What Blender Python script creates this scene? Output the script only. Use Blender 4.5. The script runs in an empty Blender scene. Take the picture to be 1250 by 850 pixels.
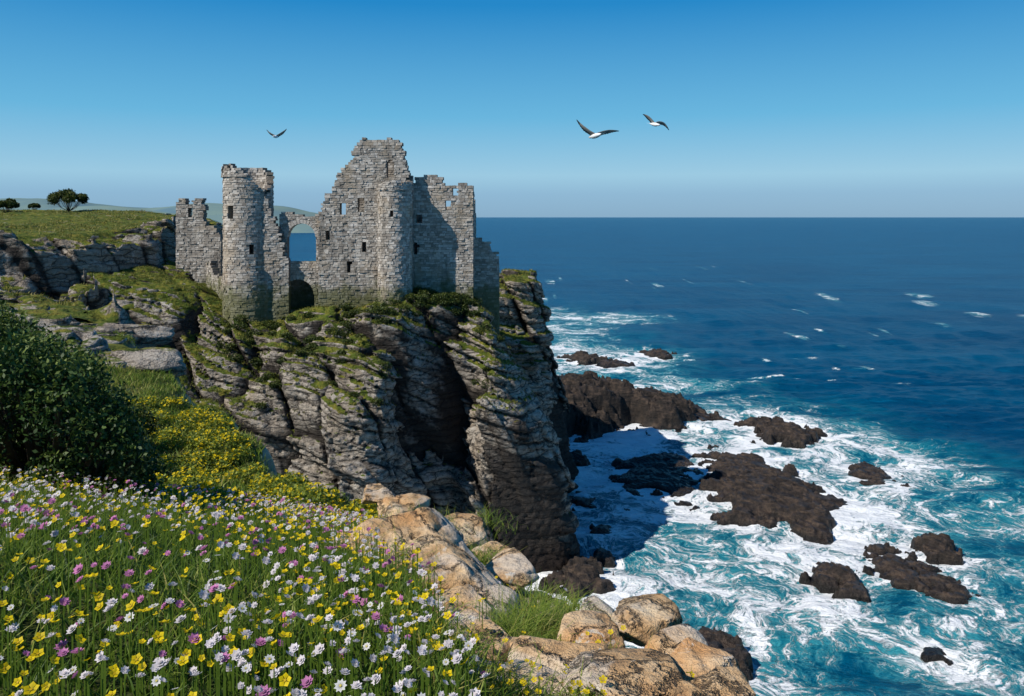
import bpy, math, numpy as np, time
T00=time.time()
rng=np.random.default_rng(7)
f32=np.float32
# ---------------------------------------------------------------- noise
def _h(ix,iy,iz,seed):
    h=(ix.astype(np.uint32)*np.uint32(374761393)) ^ (iy.astype(np.uint32)*np.uint32(668265263)) ^ (iz.astype(np.uint32)*np.uint32(2147483647)) ^ np.uint32((seed*974634777)&0xffffffff)
    h=(h^(h>>np.uint32(13)))*np.uint32(1274126177)
    h=(h^(h>>np.uint32(16)))*np.uint32(2246822519)
    h=h^(h>>np.uint32(15))
    return (h&np.uint32(0xffffff)).astype(f32)/f32(0xffffff)
def vn(p,seed=0):
    p=np.asarray(p,dtype=f32); i=np.floor(p).astype(np.int64); f=p-i; u=f*f*(3-2*f)
    x,y,z=i[:,0],i[:,1],i[:,2]; ux,uy,uz=u[:,0],u[:,1],u[:,2]
    def L(a,b,t): return a+(b-a)*t
    r0=L(L(_h(x,y,z,seed),_h(x+1,y,z,seed),ux),L(_h(x,y+1,z,seed),_h(x+1,y+1,z,seed),ux),uy)
    r1=L(L(_h(x,y,z+1,seed),_h(x+1,y,z+1,seed),ux),L(_h(x,y+1,z+1,seed),_h(x+1,y+1,z+1,seed),ux),uy)
    return L(r0,r1,uz)*2-1
def fbm(p,o=4,seed=0):
    a=1;s=0;t=0
    p=np.asarray(p,dtype=f32)
    for k in range(o):
        s=s+a*vn(p,seed+k*17);t+=a;a*=.5;p=p*2.03+3.1
    return s/t
def fbm2(x,y,o=4,seed=0):
    x=np.asarray(x,dtype=f32).ravel(); y=np.asarray(y,dtype=f32).ravel()
    return fbm(np.stack([x,y,np.zeros_like(x)],1),o,seed)
def cell2(x,y,seed):
    ix=np.floor(x).astype(np.int64); iy=np.floor(y).astype(np.int64)
    f1=np.full(x.shape,9.,f32); f2=f1.copy(); idv=np.zeros_like(f1)
    for a in (-1,0,1):
        for b in (-1,0,1):
            cx=ix+a; cy=iy+b; z=np.zeros_like(cx)
            px=cx+_h(cx,cy,z,seed); py=cy+_h(cx,cy,z,seed+5)
            d=np.sqrt((px-x)**2+(py-y)**2).astype(f32)
            hv=_h(cx,cy,z,seed+9)
            m=d<f1
            f2=np.where(m,f1,np.minimum(f2,d)); idv=np.where(m,hv,idv); f1=np.where(m,d,f1)
    return f1,f2,idv
def hlay(s,seed):
    k=np.floor(s).astype(np.int64); z=np.zeros_like(k)
    return _h(k,z,z,seed), s-k
def sstep(a,b,x):
    t=np.clip((x-a)/(b-a),0,1); return t*t*(3-2*t)
def polysd(x,y,P):
    P=np.array(P,float); d=np.full(x.shape,1e9); ins=np.zeros(x.shape,bool); n=len(P)
    for i in range(n):
        a=P[i]; b=P[(i+1)%n]; e=b-a; wx=x-a[0]; wy=y-a[1]
        t=np.clip((wx*e[0]+wy*e[1])/(e@e),0,1)
        d=np.minimum(d,(wx-t*e[0])**2+(wy-t*e[1])**2)
        c=((a[1]<=y)&(b[1]>y))|((b[1]<=y)&(a[1]>y))
        xi=a[0]+(y-a[1])*(e[0]/(e[1] if abs(e[1])>1e-9 else 1e-9))
        ins^=c&(x<xi)
    d=np.sqrt(d); return np.where(ins,-d,d)
# ---------------------------------------------------------------- mesh helpers
def mk(name,V,Fs,mat,attrs=None,smooth=True,parent=None,col=None):
    V=np.ascontiguousarray(V,dtype=f32)
    if not isinstance(Fs,list): Fs=[Fs]
    Fs=[np.asarray(F) for F in Fs if len(F)]
    m=bpy.data.meshes.new(name); m.vertices.add(len(V)); m.vertices.foreach_set('co',V.ravel())
    loops=np.concatenate([F.ravel() for F in Fs]).astype(np.int32)
    tot=np.concatenate([np.full(len(F),F.shape[1]) for F in Fs]).astype(np.int32)
    m.loops.add(len(loops)); m.loops.foreach_set('vertex_index',loops)
    m.polygons.add(len(tot)); st=np.concatenate([[0],np.cumsum(tot)[:-1]]).astype(np.int32)
    m.polygons.foreach_set('loop_start',st)
    try: m.polygons.foreach_set('loop_total',tot)
    except Exception: pass
    m.polygons.foreach_set('use_smooth',np.full(len(tot),smooth))
    m.update(calc_edges=True); m.validate()
    for k,v in (attrs or {}).items():
        a=m.attributes.new(k,'FLOAT','POINT'); a.data.foreach_set('value',np.ascontiguousarray(v,dtype=f32))
    if col is not None:
        a=m.attributes.new('Col','FLOAT_COLOR','POINT'); c=np.ones((len(V),4),f32); c[:,:3]=col
        a.data.foreach_set('color',c.ravel())
    if mat: m.materials.append(mat)
    o=bpy.data.objects.new(name,m); bpy.context.scene.collection.objects.link(o)
    if parent: o.parent=parent
    return o
def empty(name,loc=(0,0,0)):
    o=bpy.data.objects.new(name,None); bpy.context.scene.collection.objects.link(o); o.location=loc; return o
def gridF(nx,ny):
    i=np.arange(nx*ny).reshape(nx,ny)
    return np.stack([i[:-1,:-1],i[1:,:-1],i[1:,1:],i[:-1,1:]],-1).reshape(-1,4)
def snets(F,o,h):
    nx,ny,nz=F.shape; S=F<0
    c=np.zeros((nx-1,ny-1,nz-1),np.uint8)
    for a in (0,1):
        for b in (0,1):
            for d in (0,1):
                c+=S[a:nx-1+a,b:ny-1+b,d:nz-1+d]
    act=(c>0)&(c<8); I=np.argwhere(act); idx=np.full(act.shape,-1,np.int32); idx[act]=np.arange(len(I))
    cor=[(a,b,d) for a in (0,1) for b in (0,1) for d in (0,1)]
    vals={k:F[I[:,0]+k[0],I[:,1]+k[1],I[:,2]+k[2]] for k in cor}
    acc=np.zeros((len(I),3)); cnt=np.zeros(len(I))
    for k in cor:
        for ax in range(3):
            if k[ax]==0:
                k2=list(k); k2[ax]=1; k2=tuple(k2); a=vals[k]; b=vals[k2]
                m=(a<0)!=(b<0); t=np.where(m,a/np.where(m,a-b,1),0)
                P=np.tile(np.array(k,float),(len(I),1)); P[:,ax]=t
                acc+=P*m[:,None]; cnt+=m
    V=(I+acc/cnt[:,None])*h+np.array(o)
    Q=[]
    for ax in range(3):
        b,d=[(1,2),(2,0),(0,1)][ax]
        sl0=[slice(None)]*3; sl1=[slice(None)]*3; sl0[ax]=slice(0,-1); sl1[ax]=slice(1,None)
        for s in (sl0,sl1):
            for q in (b,d): s[q]=slice(1,-1)
        A=S[tuple(sl0)]; B=S[tuple(sl1)]
        E=np.argwhere(A!=B)
        if not len(E): continue
        sg=A[E[:,0],E[:,1],E[:,2]]
        E=E.copy(); E[:,b]+=1; E[:,d]+=1
        def cel(ob,od):
            J=E.copy(); J[:,b]-=ob; J[:,d]-=od; return idx[J[:,0],J[:,1],J[:,2]]
        q=np.stack([cel(1,1),cel(0,1),cel(0,0),cel(1,0)],1)
        q[~sg]=q[~sg][:,::-1]; Q.append(q)
    return V,np.concatenate(Q)
# ---------------------------------------------------------------- material helpers
class NT:
    def __init__(s,name):
        s.m=bpy.data.materials.new(name); s.m.use_nodes=True; s.t=s.m.node_tree; s.n=s.t.nodes; s.l=s.t.links
        s.b=s.n['Principled BSDF']; s.pos=s.add('ShaderNodeNewGeometry')
    def add(s,ty,**k):
        n=s.n.new(ty)
        for a,v in k.items(): setattr(n,a,v)
        return n
    def put(s,sock,v):
        if isinstance(v,(int,float)): sock.default_value=v
        elif isinstance(v,tuple): sock.default_value=v if len(v)!=3 or sock.type=='VECTOR' else (*v,1)
        else: s.l.new(v,sock)
    def math(s,op,a,b=0.,c=None):
        n=s.add('ShaderNodeMath',operation=op); s.put(n.inputs[0],a); s.put(n.inputs[1],b)
        if c is not None: s.put(n.inputs[2],c)
        return n.outputs[0]
    def clampm(s,v): n=s.add('ShaderNodeClamp'); s.put(n.inputs[0],v); return n.outputs[0]
    def vm(s,op,a,b): n=s.add('ShaderNodeVectorMath',operation=op); s.put(n.inputs[0],a); s.put(n.inputs[1],b); return n.outputs[0]
    def noise(s,scale,detail=5,rough=.55,dist=0,vec=None,color=False):
        n=s.add('ShaderNodeTexNoise'); n.inputs['Scale'].default_value=scale; n.inputs['Detail'].default_value=detail
        n.inputs['Roughness'].default_value=rough; n.inputs['Distortion'].default_value=dist
        s.l.new(vec if vec is not None else s.pos.outputs['Position'],n.inputs['Vector'])
        return n.outputs['Color'] if color else n.outputs['Fac']
    def voro(s,scale,feat='F1',vec=None,out='Distance'):
        n=s.add('ShaderNodeTexVoronoi',feature=feat); n.inputs['Scale'].default_value=scale
        s.l.new(vec if vec is not None else s.pos.outputs['Position'],n.inputs['Vector']); return n.outputs[out]
    def rampf(s,v,a,b,lo=0.,hi=1.):
        n=s.add('ShaderNodeMapRange',interpolation_type='SMOOTHSTEP'); s.put(n.inputs[0],v)
        for i,q in enumerate((a,b,lo,hi)): s.put(n.inputs[i+1],q)
        return n.outputs[0]
    def ramp(s,v,stops):
        n=s.add('ShaderNodeValToRGB'); s.put(n.inputs[0],v); e=n.color_ramp.elements
        while len(e)<len(stops): e.new(.5)
        for q,(p,c) in zip(e,stops): q.position=p; q.color=(*c,1)
        return n.outputs[0]
    def mix(s,f,a,b,bt='MIX'):
        n=s.add('ShaderNodeMix',data_type='RGBA',blend_type=bt); s.put(n.inputs[0],f); s.put(n.inputs[6],a); s.put(n.inputs[7],b); return n.outputs[2]
    def attr(s,name): return s.add('ShaderNodeAttribute',attribute_name=name)
    def bump(s,h,strength=.5,dist=.1,normal=None):
        n=s.add('ShaderNodeBump'); n.inputs['Strength'].default_value=strength; n.inputs['Distance'].default_value=dist
        s.l.new(h,n.inputs['Height'])
        if normal is not None: s.l.new(normal,n.inputs['Normal'])
        return n.outputs[0]
    def map(s,scale=(1,1,1),rot=(0,0,0),vec=None):
        n=s.add('ShaderNodeMapping'); n.inputs['Scale'].default_value=scale; n.inputs['Rotation'].default_value=rot
        s.l.new(vec if vec is not None else s.pos.outputs['Position'],n.inputs['Vector']); return n.outputs[0]
    def out(s,col=None,rough=None,normal=None,spec=None):
        if col is not None: s.put(s.b.inputs['Base Color'],col)
        if rough is not None: s.put(s.b.inputs['Roughness'],rough)
        if normal is not None: s.put(s.b.inputs['Normal'],normal)
        if spec is not None: s.put(s.b.inputs['Specular IOR Level'],spec)
        return s.m
def sepz(t,v):
    n=t.add('ShaderNodeSeparateXYZ'); t.l.new(v,n.inputs[0]); return n.outputs
# cliff rock + turf
def mat_cliff(name,grass=1.0,rot=(6,20),gbias=0.,lowdark=True):
    t=NT(name)
    R=(math.radians(rot[0]),math.radians(rot[1]),0)
    sv=t.map((.10,.10,1.0),R)
    wn=t.noise(.18,3,.5,0,None,True)
    sv2=t.vm('ADD',sv,t.vm('MULTIPLY',wn,(2.2,2.2,2.2)))
    st=t.noise(1.5,5,.6,.2,sv2)
    big=t.noise(.09,3,.6)
    fine=t.noise(1.7,5,.68)
    crk_shade=t.attr('crk_shade').outputs['Fac']
    bl=t.voro(.6,'DISTANCE_TO_EDGE',t.vm('ADD',t.map((.30,.30,1.6),R),t.vm('MULTIPLY',t.noise(.45,4,.6,0,None,True),(1.2,1.2,1.5))))
    c=t.ramp(st,[(.27,(.15,.13,.112)),(.42,(.30,.262,.22)),(.55,(.43,.38,.32)),(.75,(.56,.51,.44))])
    c=t.mix(t.rampf(big,.45,.65,0,.5),c,(.35,.27,.185))
    c=t.mix(t.rampf(fine,.54,.68,0,.65),c,(.12,.105,.092))
    c=t.mix(t.rampf(t.noise(.6,4,.6),.52,.68,0,.55),c,(.60,.57,.52))
    lw_=t.noise(4.6,3,.6,.2,sv2)
    line=t.rampf(lw_,.47,.53,0,1); line=t.math('MULTIPLY',line,t.math('SUBTRACT',1.,line))
    c=t.mix(t.math('MULTIPLY',line,3.0),c,(.06,.052,.045))
    c=t.mix(t.rampf(bl,.0,.05,.85,0),c,(.04,.034,.03))
    c=t.mix(t.rampf(crk_shade,.2,.75,0,.92),c,(.026,.022,.02))  # occlusion shade painted into the rock colour along joints and bedding grooves
    P=sepz(t,t.pos.outputs['Position'])
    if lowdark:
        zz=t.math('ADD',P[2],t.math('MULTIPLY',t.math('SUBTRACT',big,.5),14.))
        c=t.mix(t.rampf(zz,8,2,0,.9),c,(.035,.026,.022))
    N=sepz(t,t.pos.outputs['Normal'])
    gn=t.noise(.35,5,.65)
    gm=t.math('ADD',N[2],t.math('MULTIPLY',t.math('SUBTRACT',gn,.5),1.6))
    gm=t.math('ADD',gm,t.rampf(P[2],18,32,-.38,gbias))
    gmask=t.rampf(gm,.60,.72,0,grass)
    gc=t.ramp(t.noise(.8,5,.7),[(.3,(.03,.055,.008)),(.48,(.09,.12,.018)),(.62,(.20,.18,.03)),(.8,(.28,.21,.06))])
    c=t.mix(gmask,c,gc)
    nb=t.bump(st,.8,.6); nb=t.bump(t.rampf(bl,0,.12),.9,.3,nb); nb=t.bump(fine,1.,.42,nb); nb=t.bump(t.noise(6,4,.7),.7,.10,nb)
    return t.out(c,.92,nb,.15)
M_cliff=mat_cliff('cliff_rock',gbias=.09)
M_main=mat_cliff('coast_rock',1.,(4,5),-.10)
M_ledge=mat_cliff('ledge_rock',1.,(4,5),-.22,False)
def mat_seareef():
    t=NT('reef_rock'); n=t.noise(.7,5,.68); P=sepz(t,t.pos.outputs['Position']); N=sepz(t,t.pos.outputs['Normal'])
    st=t.noise(1.6,5,.6,.3,t.map((.2,.2,1.8),(.1,.25,0)))
    c=t.ramp(n,[(.32,(.010,.009,.009)),(.5,(.036,.027,.022)),(.68,(.095,.066,.048))])
    c=t.mix(t.rampf(st,.50,.66,0,.5),c,(.13,.09,.062))
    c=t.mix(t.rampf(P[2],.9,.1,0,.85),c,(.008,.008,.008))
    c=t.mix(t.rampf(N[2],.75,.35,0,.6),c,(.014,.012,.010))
    nb=t.bump(st,.9,.45); nb=t.bump(n,.9,.6,nb); nb=t.bump(t.noise(3,5,.7),.9,.25,nb)
    return t.out(c,t.rampf(P[2],0,2.5,.3,.75),nb,.3)
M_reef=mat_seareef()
def mat_stone():
    t=NT('castle_stone'); a=t.attr('rnd').outputs['Fac']
    c=t.ramp(a,[(0.,(.27,.235,.20)),(.25,(.37,.33,.285)),(.6,(.46,.42,.37)),(1.,(.60,.555,.50))])
    c=t.mix(t.rampf(a,-.05,-.3,0,1),c,(.22,.19,.165))
    n=t.noise(1.8,5,.7); c=t.mix(t.rampf(n,.50,.68,0,.6),c,(.15,.13,.115))
    c=t.mix(t.rampf(t.noise(.22,4,.6),.50,.64,0,.5),c,(.40,.31,.21))
    c=t.mix(t.rampf(t.noise(.5,4,.65,0,t.map((1,1,.25))),.52,.68,0,.6),c,(.13,.115,.10))
    P=sepz(t,t.pos.outputs['Position'])
    gb=t.math('ADD',P[2],t.math('MULTIPLY',t.noise(.5,4,.65),-9.))
    c=t.mix(t.rampf(gb,36.3,33.2,0,.75),c,(.10,.11,.03))
    N=sepz(t,t.pos.outputs['Normal'])
    c=t.mix(t.math('MULTIPLY',t.rampf(N[2],.6,.9),t.rampf(t.noise(.7,3,.6),.42,.56,0,.85)),c,(.12,.12,.035))
    nb=t.bump(n,.7,.12); nb=t.bump(t.noise(7,4,.7),.6,.05,nb)
    return t.out(c,.93,nb,.15)
M_stone=mat_stone()
def mat_boulder():
    t=NT('boulder_rock')
    n=t.noise(2.2,7,.68); b=t.noise(.9,5,.6,.4); sp=t.noise(14,5,.75)
    c=t.ramp(n,[(.3,(.28,.16,.08)),(.45,(.54,.34,.17)),(.56,(.66,.47,.28)),(.72,(.74,.62,.44))])
    c=t.mix(t.rampf(b,.50,.60,0,.7),c,(.60,.54,.46))
    c=t.mix(t.rampf(b,.46,.34,0,.7),c,(.55,.26,.09))
    c=t.mix(t.rampf(sp,.55,.67,0,.6),c,(.15,.11,.08))
    c=t.mix(t.rampf(t.noise(4,5,.7,.5),.60,.66,0,.7),c,(.64,.61,.54))
    cr=t.voro(1.5,'DISTANCE_TO_EDGE',t.vm('ADD',t.map((1,1,2.2),(.2,.35,0)),t.vm('MULTIPLY',t.noise(2.0,6,.65,0,None,True),(1.2,1.2,1.2))))
    c=t.mix(t.rampf(cr,.0,.03,.9,0),c,(.05,.035,.025))
    nb=t.bump(n,1.,.16); nb=t.bump(sp,.7,.03,nb); nb=t.bump(t.rampf(cr,0,.07),.9,.07,nb); nb=t.bump(t.noise(50,4,.7),.4,.008,nb)
    return t.out(c,.85,nb,.2)
M_boulder=mat_boulder()
def mat_leaf(name,stops,trans=.25,attrn='rnd'):
    t=NT(name); a=t.attr(attrn).outputs['Fac']
    c=t.ramp(a,stops); t.out(c,.55,None,.3)
    tr=t.add('ShaderNodeBsdfTranslucent'); t.l.new(c,tr.inputs[0]); mx=t.add('ShaderNodeMixShader'); mx.inputs[0].default_value=trans
    t.l.new(t.b.outputs[0],mx.inputs[1]); t.l.new(tr.outputs[0],mx.inputs[2])
    t.l.new(mx.outputs[0],t.n['Material Output'].inputs[0]); return t.m
M_grass=mat_leaf('grass_blades',[(0,(.025,.06,.01)),(.4,(.09,.165,.018)),(.75,(.22,.29,.035)),(1,(.42,.37,.11))],.35)
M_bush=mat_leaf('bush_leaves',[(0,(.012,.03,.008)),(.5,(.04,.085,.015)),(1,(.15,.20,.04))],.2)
M_gorse=mat_leaf('gorse_leaves',[(0,(.03,.06,.01)),(.5,(.12,.17,.02)),(1,(.26,.29,.03))],.25)
M_shrub=mat_leaf('shrub_leaves',[(0,(.012,.025,.006)),(.5,(.04,.065,.01)),(1,(.14,.15,.025))],.2)
M_turf=mat_leaf('turf_tufts',[(0,(.04,.06,.01)),(.5,(.14,.155,.025)),(1,(.29,.23,.06))],.2)
def mat_col(name,rough=.6,trans=0):
    t=NT(name); c=t.attr('Col').outputs['Color']; t.out(c,rough,None,.25)
    if trans:
        tr=t.add('ShaderNodeBsdfTranslucent'); t.l.new(c,tr.inputs[0]); mx=t.add('ShaderNodeMixShader'); mx.inputs[0].default_value=trans
        t.l.new(t.b.outputs[0],mx.inputs[1]); t.l.new(tr.outputs[0],mx.inputs[2]); t.l.new(mx.outputs[0],t.n['Material Output'].inputs[0])
    return t.m
M_flower=mat_col('petals',.6,.3); M_gull=mat_col('feathers',.7)
def mat_soil():
    t=NT('meadow_soil'); n=t.noise(3,5,.7); c=t.ramp(n,[(.3,(.015,.022,.006)),(.5,(.04,.055,.012)),(.7,(.09,.095,.03))])
    P=sepz(t,t.pos.outputs['Position']); N=sepz(t,t.pos.outputs['Normal'])
    far=t.rampf(P[1],22,50)
    c=t.mix(far,c,t.ramp(t.noise(.6,5,.7),[(.3,(.04,.06,.01)),(.55,(.15,.16,.03)),(.75,(.24,.20,.06))]))
    rk=t.ramp(t.noise(1.2,6,.6,.3),[(.3,(.14,.10,.07)),(.5,(.38,.29,.20)),(.7,(.5,.42,.32))])
    c=t.mix(t.rampf(N[2],.78,.6),c,rk)
    z=t.attr('rocky').outputs['Fac']
    c=t.mix(t.math('MULTIPLY',z,t.rampf(t.noise(5,5,.7),.42,.55)),c,rk)
    return t.out(c,.95,t.bump(n,.9,.15),.15)
M_soil=mat_soil()
def mat_bark():
    t=NT('bark'); n=t.noise(6,5,.7); return t.out(t.ramp(n,[(.3,(.05,.035,.025)),(.7,(.14,.10,.075))]),.9,t.bump(n,.6,.05))
M_bark=mat_bark()
def mat_hill():
    t=NT('haze_painted_hill'); n=t.noise(.004,6,.6); return t.out(t.ramp(n,[(.35,(.11,.19,.23)),(.6,(.17,.25,.23)),(.75,(.24,.29,.23))]),1,None,0)  # pale blue-green: aerial haze painted straight into the hill colour
M_hill=mat_hill()
def mat_sea():
    t=NT('sea_water'); P=t.pos.outputs['Position']
    foam=t.attr('foam').outputs['Fac']; shal=t.attr('shal').outputs['Fac']
    wn=t.noise(.045,4,.55,0,None,True)
    wv=t.vm('ADD',P,t.vm('MULTIPLY',t.vm('SUBTRACT',wn,(.5,.5,.5)),(26,26,0)))
    n1=t.noise(.075,7,.62,.9,wv)
    n2=t.noise(.24,7,.66,1.5,wv)
    rid=t.clampm(t.math('SUBTRACT',1.,t.math('MULTIPLY',t.math('ABSOLUTE',t.math('SUBTRACT',n2,.5)),12.)))
    n4=t.noise(.7,5,.66,1.2,wv)
    rid2=t.clampm(t.math('SUBTRACT',1.,t.math('MULTIPLY',t.math('ABSOLUTE',t.math('SUBTRACT',n4,.5)),10.)))
    ve=t.voro(.33,'DISTANCE_TO_EDGE',t.vm('ADD',wv,t.vm('MULTIPLY',t.noise(.5,5,.65,0,None,True),(4.5,4.5,0))))
    lace=t.rampf(ve,.0,.13,1,0)
    tex=t.math('ADD',t.math('ADD',t.math('MULTIPLY',rid,.42),t.math('MULTIPLY',rid2,.24)),t.math('MULTIPLY',lace,.30))
    patch=t.math('SUBTRACT',n1,.5)
    den=t.math('ADD',foam,t.math('MULTIPLY',patch,3.4))
    m=t.math('ADD',t.math('MULTIPLY',den,.95),t.math('SUBTRACT',tex,.84))
    mask=t.rampf(m,-.04,.45,0,1)
    mask=t.math('MULTIPLY',mask,t.rampf(foam,.02,.2))
    haze=t.rampf(m,-.55,.25,0,.55)
    haze=t.math('MULTIPLY',haze,t.rampf(foam,.02,.4))
    n3=t.noise(.012,5,.6,0,t.map((.5,1.6,1)))
    deep=t.mix(t.rampf(n3,.35,.65),(.0000,.043,.112),(.0000,.068,.152))
    rip=t.noise(.5,6,.68,.2,t.map((.35,1.,1),(0,0,.25)))
    deep=t.mix(t.rampf(rip,.55,.72,0,.5),deep,(.001,.125,.235)); deep=t.mix(t.rampf(rip,.45,.30,0,.6),deep,(.0000,.022,.065))
    c=t.mix(shal,deep,t.mix(t.rampf(n1,.4,.62),(.000,.105,.165),(.010,.29,.34)))
    c=t.mix(haze,c,(.09,.46,.50))
    c=t.mix(mask,c,(.88,.90,.91))
    w1=t.noise(.35,6,.66,.3,t.map((.6,1.3,1),(0,0,.35)))
    w2=t.noise(.06,4,.5,0,t.map((.5,1.4,1),(0,0,.3)))
    nb=t.bump(w2,.5,2.5); nb=t.bump(w1,1.,1.3,nb); nb=t.bump(mask,.8,.4,nb); nb=t.bump(n4,.6,.35,nb)
    t.out(c,t.math('ADD',.28,t.math('MULTIPLY',mask,.6)),nb,.06)
    t.b.inputs['IOR'].default_value=1.33
    return t.m
M_sea=mat_sea()
# ---------------------------------------------------------------- camera, light, sky
F=1000.; CZ=50.
def PX(px,py,Y): return ((px-625)/F*Y, Y, CZ-(py-265)/F*Y)
cam=bpy.data.cameras.new('camera'); co=bpy.data.objects.new('camera',cam); bpy.context.scene.collection.objects.link(co)
co.location=(0,0,CZ); co.rotation_euler=(math.pi/2,0,0); cam.sensor_width=36; cam.lens=28.8; cam.shift_y=-160/1250; cam.clip_start=.1; cam.clip_end=300000
bpy.context.scene.camera=co
sd=np.array([-.74,-.47,.86]); sd/=np.linalg.norm(sd); el=math.asin(sd[2]); az=math.atan2(sd[0],sd[1])
sun=bpy.data.lights.new('sun','SUN'); sun.energy=5.0; sun.angle=math.radians(.5); sun.color=(1,.95,.87)
so=bpy.data.objects.new('sun',sun); bpy.context.scene.collection.objects.link(so)
from mathutils import Vector
so.rotation_euler=Vector(sd).to_track_quat('Z','Y').to_euler(); so.location=(0,0,200)
w=bpy.data.worlds.new('World'); bpy.context.scene.world=w; w.use_nodes=True
nt=w.node_tree; nn_=nt.nodes; sk=nn_.new('ShaderNodeTexSky'); sk.sky_type='NISHITA'; sk.sun_disc=False; sk.sun_elevation=el; sk.sun_rotation=az%(2*math.pi)
sk.altitude=0; sk.air_density=1.0; sk.dust_density=.2; sk.ozone_density=1.5
bg=nn_['Background']; nt.links.new(sk.outputs[0],bg.inputs[0]); bg.inputs[1].default_value=.08
tc=nn_.new('ShaderNodeTexCoord'); sx_=nn_.new('ShaderNodeSeparateXYZ'); nt.links.new(tc.outputs['Generated'],sx_.inputs[0])
cr_=nn_.new('ShaderNodeValToRGB'); nt.links.new(sx_.outputs[2],cr_.inputs[0]); e=cr_.color_ramp.elements
stops=[(0,(.22,.41,.60)),(.028,(.25,.47,.68)),(.05,(.32,.59,.78)),(.12,(.13,.47,.75)),(.25,(.006,.245,.60)),(.6,(.003,.10,.32)),(1,(.003,.06,.22))]
while len(e)<len(stops): e.new(.5)
for q,(p_,c_) in zip(e,stops): q.position=p_; q.color=(*c_,1)
bg2=nn_.new('ShaderNodeBackground'); nt.links.new(cr_.outputs[0],bg2.inputs[0]); bg2.inputs[1].default_value=1.0
mx_=nn_.new('ShaderNodeMixShader'); mx_.inputs[0].default_value=.91; nt.links.new(bg.outputs[0],mx_.inputs[1]); nt.links.new(bg2.outputs[0],mx_.inputs[2]); nt.links.new(mx_.outputs[0],nn_['World Output'].inputs[0])
sc=bpy.context.scene; sc.view_settings.view_transform='Standard'; sc.view_settings.look='None'; sc.view_settings.exposure=0
# ---------------------------------------------------------------- terrain functions
rY=[-30,0,3.6,5,7,10,14,18,22,28,36,45,60,80,95,110]
rX=[3,1.4,1.0,.9,.55,-.2,-1.9,-4,-6.5,-9.7,-15.3,-21,-30,-41,-51,-60]
rZ=[49.5,48.4,47.9,47.5,46.9,45.9,44.6,43.6,42.9,42.8,43.1,43.0,42.0,40.3,38.5,37.5]
kY=[0,3.5,5,7,9,10.5,12.5,14.5]; kW=[.9,1.25,1.45,1.85,1.4,1.0,.5,0]
def rocky(x,y):
    wv=np.interp(y,kY,kW,left=.6,right=0)
    return sstep(-.12,.25,x-(np.interp(y,rY,rX)-wv))*(y<14.5)
def zn(x,y,noise=True):
    X=np.interp(y,rY,rX); Z=np.interp(y,rY,rZ); d=X-x
    if noise: d=d+fbm2(x*.35,y*.35,3,40).reshape(x.shape)*np.clip(y*.06,.15,2.2)
    up=Z+.12*np.clip(d,0,22)
    e=np.clip(-d,0,None); z=up-1.1*np.minimum(e,.8)-3.2*np.clip(e-.5,0,None)
    z=z-.24*rocky(x,y)
    if noise: z=z+fbm2(x*.5,y*.5,4,3).reshape(x.shape)*np.clip(.08+y*.01,0,.6)
    return np.maximum(z,-4)
ys=np.concatenate([np.arange(-14,1,.5),np.arange(1,16,.1),np.arange(16,62,.35)])
xs=np.concatenate([np.arange(-60,-14,.7),np.arange(-14,-3,.14),np.arange(-3,3,.08),np.arange(3,22,.5)])
XX,YY=np.meshgrid(xs,ys,indexing='ij'); ZZ=zn(XX,YY); ZZ-=np.clip(YY-54,0,10)*.6; RK=rocky(XX,YY)
ZZ+=RK*(np.abs(fbm2(XX*3,YY*3,4,8).reshape(XX.shape))*.14)
mk('meadow_ground',np.stack([XX,YY,ZZ],-1).reshape(-1,3),gridF(len(xs),len(ys)),M_soil,{'rocky':RK.ravel()})
def rockdisp(p,seed=0,amp=1.0,tilt=.36,crk_shade=False):
    x,y,z=p[:,0],p[:,1],p[:,2]
    big=fbm(p/13.,3,seed)*3.0
    w=vn(p/7.,seed+31)*1.2+vn(p/17.,seed+32)*2.8
    a=x+.40*z+w*.8; b=y+.25*z
    f1,f2,idv=cell2(a/7.5,b/7.5,seed+3); e=f2-f1; c1=np.exp(-e*15)
    joint=(idv-.5)*3.4-2.3*c1
    f1,f2,idv=cell2(a/2.6,b/2.6,seed+4); e=f2-f1; c2=np.exp(-e*12)
    joint2=(idv-.5)*1.0-.45*c2
    s=z+tilt*x+.1*y+w*1.2
    h,fr=hlay(s/1.9,seed+1); c3=np.exp(-np.minimum(fr,1-fr)*18); l1=(h-.5)*1.8-.8*c3
    h,fr=hlay(s/.8+4,seed+2); c4=np.exp(-np.minimum(fr,1-fr)*9); l2=(h-.5)*.9-.35*c4
    if crk_shade: return np.clip(c1*1.2+c2*.4+c3*.65+c4*.25,0,1)
    return amp*(big+joint+joint2+l1+l2)+fbm(p/1.2,3,seed+50)*.30
def sdf_mesh(x0,x1,y0,y1,z0,z1,h,base,disp,band=5.5):
    gx=np.arange(x0,x1,h); gy=np.arange(y0,y1,h); gz=np.arange(z0,z1,h)
    G=base(gx,gy,gz).astype(f32)
    I=np.argwhere(np.abs(G)<band); p=np.stack([gx[I[:,0]],gy[I[:,1]],gz[I[:,2]]],1).astype(f32)
    G[I[:,0],I[:,1],I[:,2]]-=disp(p,G[I[:,0],I[:,1],I[:,2]])
    return snets(G,(x0,y0,z0),h)
HP=[(-75,108),(-60,106),(-46,103),(-37,101),(-31,105),(-29,104.5),(-24,100.5),(-18,99.5),(-13.5,103),(-11.8,115),(-8.6,116.5),(-6,109),(1,110),(6.5,114),(8.6,119),(7,126),(-1,131.5),(-.5,138.5),(7,142),(10.5,148),(10.5,158),(8,170),(10,186),(-5,205),(-75,205)]
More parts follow.
